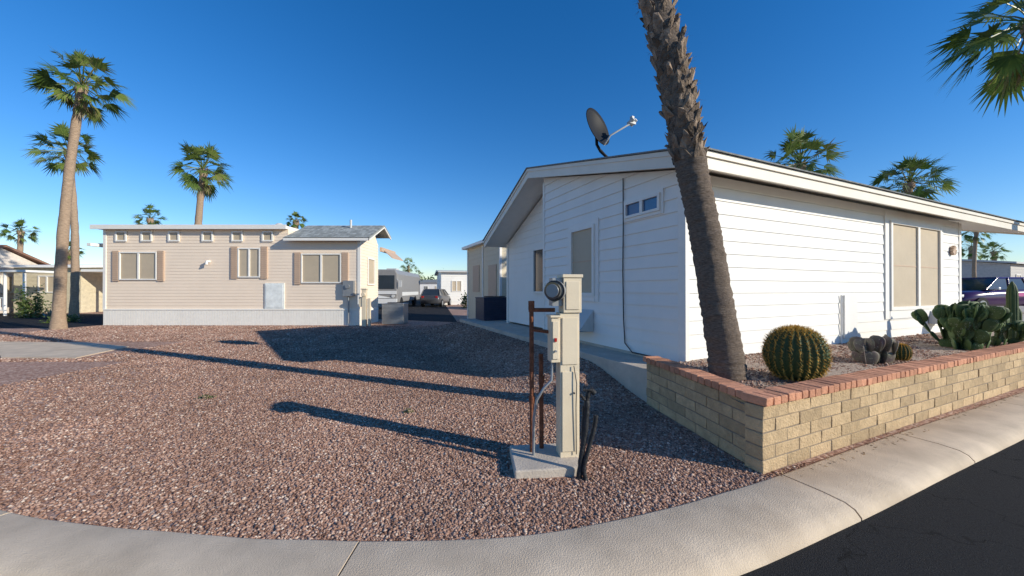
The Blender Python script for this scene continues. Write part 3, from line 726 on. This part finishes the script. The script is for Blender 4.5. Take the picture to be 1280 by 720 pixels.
N_=empty('beige_park_home',(-.45,13.8,0),ANG)
g=MB(); siding(g,(0,0,0),(0,1,0),(-1,0,0),0,4.2,.5,3.45,.2); siding(g,(0,0,0),(1,0,0),(0,-1,0),0,3.6,.5,3.45,.2); g.bb(.01,3.6,.01,4.2,0,3.4)
g.obj('walls',[M('beige_siding',(.68,.60,.45),var=.04)],N_,recalc=False)
g=MB(); g.bb(-.25,3.8,-.25,4.4,3.45,3.57); g.bb(-.03,.06,-.03,.06,.0,3.45); g.bb(-.03,.02,4.1,4.2,0,3.45); g.bb(-.04,-.01,1.9,2.0,.3,3.4); g.obj('roof',[TRIM],N_)
g=MB(); g.bb(-.03,-.015,.35,1.25,.4,2.5); g.bb(-.03,-.015,2.4,3.3,1.4,2.6); g.obj('door',[SHUT],N_)

def simple_home(name,c,w,d,h,rz,wall,roof,ridge=.9,carport=0):
    o=empty(name,c,rz); g=MB(); siding(g,(-w/2,-d/2,0),(1,0,0),(0,-1,0),0,w,.3,h,.25); g.bb(-w/2,w/2,-d/2+.01,d/2,0,h-.01); siding(g,(w/2,-d/2,0),(0,1,0),(1,0,0),0,d,.3,h,.25)
    g.obj('walls',[wall],o,recalc=False)
    g=MB(); g.prism([(-d/2-.35,h),(0,h+ridge),(d/2+.35,h),(d/2+.35,h+.14),(0,h+ridge+.14),(-d/2-.35,h+.14)],-w/2-.3,w/2+.3,axis='X'); g.obj('roof',[roof],o)
    g=MB(); g.prism([(-d/2,h),(0,h+ridge*.97),(d/2,h)],-w/2,w/2,axis='X'); g.obj('gable',[wall],o)
    k=int(w//2.6)
    for i in range(k):
        s=-w/2+(i+.5)*w/k; window(o,(0,-d/2,0),(1,0,0),(0,-1,0),s-.5,s+.5,1.3,2.4,mull=(s,),glass=GLASS if i%2 else SCREEN,fw=.07)
    window(o,(w/2,0,0),(0,1,0),(1,0,0),-.6,.6,1.3,2.4,mull=(0,),glass=SCREEN,fw=.07)
    if carport:
        g=MB(); g.bb(w/2+.3,w/2+carport,-d/2-.3,d/2,h-.25,h-.1); g.obj('carport_roof',[TRIM],o)
        g=MB()
        for yy in(-d/2,d/2-.1):
            for xx in(w/2+carport*.5,w/2+carport-.1): g.bb(xx-.06,xx+.06,yy-.06,yy+.06,0,h-.25)
        g.obj('carport_posts',[TRIM],o)
    return o
simple_home('white_mobile_home',(-6.6,40,0),3.0,9,3.2,.25,WHITE,LGREY,.3)
simple_home('white_mobile_home',(-8.0,62,0),6,12,3.4,.25,WHITE,SHING,.8)
simple_home('beige_mobile_home',(-25,52,0),10,5,3.3,.0,CREAM,SHING,.8)
simple_home('tan_mobile_home',(-30.0,26,0),3.8,6,2.9,.1,M('tan_wall',(.62,.54,.38)),TRIM,.25,carport=3.6)
simple_home('brown_roof_home',(-34.8,22.5,0),5,6,2.7,.1,M('cream_wall',(.66,.58,.5)),TILE,1.5)
simple_home('brown_roof_home',(-62,55,0),14,8,3,.1,CREAM,TILE,1.4)
simple_home('grey_mobile_home',(-50,48,0),12,6,3,.1,WHITE,SHING,1)
simple_home('white_mobile_home',(43,33,.3),12,6,3.2,.4,M('greywhite',(.5,.48,.45)),LGREY,.5,carport=4)
simple_home('white_mobile_home',(34,40,.3),9,6,3.2,.4,WHITE,SHING,.8)
simple_home('beige_mobile_home',(5,60,0),14,6,3.2,.3,CREAM,SHING,.8)
simple_home('white_mobile_home',(-22,95,0),30,6,3.2,.0,WHITE,SHING,.8)
g=MB()
for x in(-31.4,-30.2,-29.0,-27.9): g.tube([(x,20.6,0),(x,20.6,2.5)],.07,8)
for z in(.3,1.0): g.bb(-31.4,-29,20.58,20.62,z,z+.06)
for i in range(16): g.bb(-31.4+i*.15,-31.36+i*.15,20.585,20.615,.36,1.0)
g.bb(-31.8,-27.7,20.4,22.0,2.5,2.62)
g.obj('white_porch',[TRIM])

V=empty('motorhome',(-10.1,28.5,0),.06)
g=MB(); g.prism([(-1.25,.5),(1.25,.5),(1.25,2.7),(1.1,3.05),(-1.1,3.05),(-1.25,2.7)],-1,8,axis='Y'); g.obj('body',[RVGREY],V,bevel=.08)
g=MB(); g.bb(-1.05,1.05,-1.03,-.99,1.55,2.6); g.obj('windscreen',[GLASS],V,bevel=.05)
g=MB(); g.bb(-1.2,1.2,-1.06,-1.0,1.15,1.4); g.bb(-1.25,1.25,-1.2,-1.0,.45,.8); g.bb(1.26,1.275,.5,7,1.0,1.3); g.prism([(-1.0,.85),(-.3,1.1),(.9,.85)],-1.05,-1.01,axis='Y'); g.obj('trim_stripes',[RVW],V)
g=MB()
for x in(-1.15,1.15):
    for y in(.3,5.6): g.tube([(x-.13,y,.45),(x+.13,y,.45)],.45,20)
g.obj('wheels',[TYRE],V)
g=MB()
for x in(-.95,.95): g.tube([(x,-1.08,1.0),(x,-.98,1.0)],.12,12)
for x in(-1.5,1.5): g.bb(x-.1,x+.1,-1.1,-1.0,1.7,2.2); g.tube([(x,-1.05,2.1),(x*.8,-1,2.3)],.02,6)
g.bb(-.4,.4,2,3,3.05,3.3)
g.obj('lamps_mirrors',[LGREY],V)

def car(name,c,rz,paint,decal=True):
    o=empty(name,c,rz)
    xs_=[-2.25,-2.15,-1.75,-1.0,-.2,.5,.95,1.5,2.05,2.2]
    hood=[.78,1.0,1.05,1.05,1.02,1.0,.98,.93,.82,.65]; wd=[.72,.82,.88,.9,.9,.9,.9,.87,.8,.66]
    g=MB(); vs=[];fs=[]
    for x,h,w in zip(xs_,hood,wd):
        ring=[(-w*.9,.28),(-w,.42),(-w,h-.22),(-w*.94,h-.05),(-w*.75,h),(w*.75,h),(w*.94,h-.05),(w,h-.22),(w,.42),(w*.9,.28)]
        vs+=[(x,a,b) for a,b in ring]
    n=10
    for i in range(len(xs_)-1):
        for k in range(n): fs.append((i*n+k,i*n+(k+1)%n,(i+1)*n+(k+1)%n,(i+1)*n+k))
    fs.append(tuple(range(n))); fs.append(tuple((len(xs_)-1)*n+k for k in range(n)))
    g.add(vs,fs,0,True); g.obj('body',[paint],o)
    g=MB(); 
    def cab(bx0,bx1,tx0,tx1,bz,tz,bw,tw,m,gb):
        gb.add([(bx0,-bw,bz),(bx1,-bw,bz),(bx1,bw,bz),(bx0,bw,bz),(tx0,-tw,tz),(tx1,-tw,tz),(tx1,tw,tz),(tx0,tw,tz)],[(0,1,2,3),(4,5,6,7),(0,1,5,4),(1,2,6,5),(2,3,7,6),(3,0,4,7)],m)
    cab(-2.05,1.1,-1.7,.25,.98,1.5,.83,.66,0,g); g.obj('windows',[GLASS],o,bevel=.03)
    g=MB(); cab(-1.72,.27,-1.6,.15,1.49,1.56,.67,.6,0,g)
    for s_ in(-1,1):
        for b0,t0 in((1.1,.25),(-.1,-.3),(-1.15,-1.1),(-2.05,-1.7)): g.tube([(b0,s_*.835,.99),(t0,s_*.67,1.51)],.035,6)
    g.obj('roof_pillars',[paint],o)
    g=MB()
    for x in(-1.4,1.4):
        for y in(-.82,.82):
            g.tube([(x,y-.1,.33),(x,y+.1,.33)],.33,24,0); g.tube([(x,y-.115,.33),(x,y+.115,.33)],.2,16,1)
    g.obj('wheels',[TYRE,GREY],o)
    g=MB()
    for y in(-.6,.6): g.box((2.12,y,.72),(.14,.3,.12)); g.box((-2.2,y,.85),(.08,.22,.2),m=1)
    for y in(-.98,.98): g.box((.75,y,1.05),(.12,.16,.11))
    g.obj('lamps_mirrors',[RVW,REDL],o,bevel=.02)
    if decal:
        g=MB(); 
        for s_ in(-1,1):
            g.add([(-1.8,.905*s_,.75),(-.6,.905*s_,.7),(.3,.905*s_,.78),(-.5,.905*s_,.86),(-1.4,.905*s_,.9)],[(0,1,2,3,4)])
        g.obj('decal',[PINK],o)
    return o
car('parked_car',(21.6,16.6,.50),ANG+math.pi*.9,PAINT)
car('parked_car',(-6.9,33,0),1.5,M('dark_grey_paint',(.06,.06,.065),rough=.3,var=.05,spec=.5),False)

def shrub(name,c,sz,n,seed,leaf=.06,mat=SHRUB):
    rs=random.Random(seed); g=MB(); c=Vector(c)
    for k in range(7): 
        a=rs.random()*6.28; g.tube([c,c+Vector((math.cos(a)*sz[0]*.4,math.sin(a)*sz[1]*.4,sz[2]*.7))],[.03,.01],4,1)
    cl=[Vector((rs.uniform(-1,1),rs.uniform(-1,1),rs.uniform(.15,1)))*.7 for _ in range(12)]
    for i in range(n):
        q=rs.choice(cl)+Vector([rs.gauss(0,.22) for _ in range(3)])
        p=c+Vector((q.x*sz[0],q.y*sz[1],max(.02,q.z*sz[2])))
        a=Vector([rs.uniform(-1,1) for _ in range(3)]).normalized()*leaf; b=a.cross(Vector([rs.uniform(-1,1) for _ in range(3)])).normalized()*leaf*.5
        g.add([p-a,p+b,p+a,p-b],[(0,1,2,3)],0,False,rs.random()*.85)
    return g.obj(name,[mat,BARKD],recalc=False)
shrub('shrub',(-25.9,19.5,0),(.5,.5,1.5),1200,1,.07)
shrub('shrub',(-20.5,16.5,0),(.6,.5,.35),600,2,.05)
shrub('shrub',(28,22,.4),(2,1.5,1.3),2200,4,.1)
shrub('shrub',(-3.4,30,0),(.8,.8,1.1),900,5,.1)
shrub('weed',(-4.2,4.95,0),(.09,.09,.06),90,6,.015)
shrub('weed',(-1.25,4.4,0),(.07,.07,.05),60,7,.012)
shrub('distant_trees',(-50,110,0),(40,8,6),5000,11,.6)
shrub('distant_trees',(45,110,0),(50,8,6),5000,12,.6)
g=MB(); rs=random.Random(4)
for k in range(60):
    az=rs.random()*6.28; el=R(rs.uniform(15,80)); L=rs.uniform(.4,.6); d=Vector((math.cos(az)*math.cos(el),math.sin(az)*math.cos(el),math.sin(el))); s_=d.cross(Vector((0,0,1))).normalized()*.05
    b=Vector((-23.3,18.2,.0)); g.add([b-s_,b+s_,b+d*L*.5+s_,b+d*L*.5-s_,b+d*L],[(0,1,2,3),(3,2,4)],0)
g.obj('agave_plant',[BLUEG],recalc=False)

# ------------------------------------------------------------------ light
sd=Vector((.9,-.405,0)).normalized(); el=R(22.8)
sv=Vector((sd.x*math.cos(el),sd.y*math.cos(el),math.sin(el)))
sl=D.lights.new('sun','SUN'); sl.energy=5.0; sl.angle=R(.5); sl.color=(1,.925,.78)
so=D.objects.new('sun',sl); SC.collection.objects.link(so); so.rotation_euler=(-sv).to_track_quat('-Z','Y').to_euler()
w=D.worlds.new('World'); SC.world=w; w.use_nodes=True; nt=w.node_tree; bg=nt.nodes['Background']
sky=nt.nodes.new('ShaderNodeTexSky'); sky.sky_type='NISHITA'; sky.sun_disc=False; sky.sun_elevation=el
sky.sun_rotation=math.atan2(sv.x,sv.y); sky.air_density=1.15; sky.dust_density=0; sky.ozone_density=3; sky.altitude=600
hs=nt.nodes.new('ShaderNodeHueSaturation'); hs.inputs['Saturation'].default_value=1.35
tint=nt.nodes.new('ShaderNodeVectorMath'); tint.operation='MULTIPLY'; tint.inputs[1].default_value=(.92,.96,1.14)
nt.links.new(sky.outputs[0],hs.inputs['Color']); nt.links.new(hs.outputs[0],tint.inputs[0]); nt.links.new(tint.outputs[0],bg.inputs[0]); bg.inputs[1].default_value=.14
# ------------------------------------------------------------------ camera
cd=D.cameras.new('camera'); cam=D.objects.new('camera',cd); SC.collection.objects.link(cam)
cd.sensor_width=36; cd.lens=450/1280*36; cd.clip_end=6000; cd.clip_start=.05
cam.location=(0,0,1.5); cam.rotation_euler=(R(90)+math.atan(2/450),0,0)
SC.camera=cam
SC.view_settings.view_transform='Standard'; SC.view_settings.look='None'; SC.view_settings.exposure=0
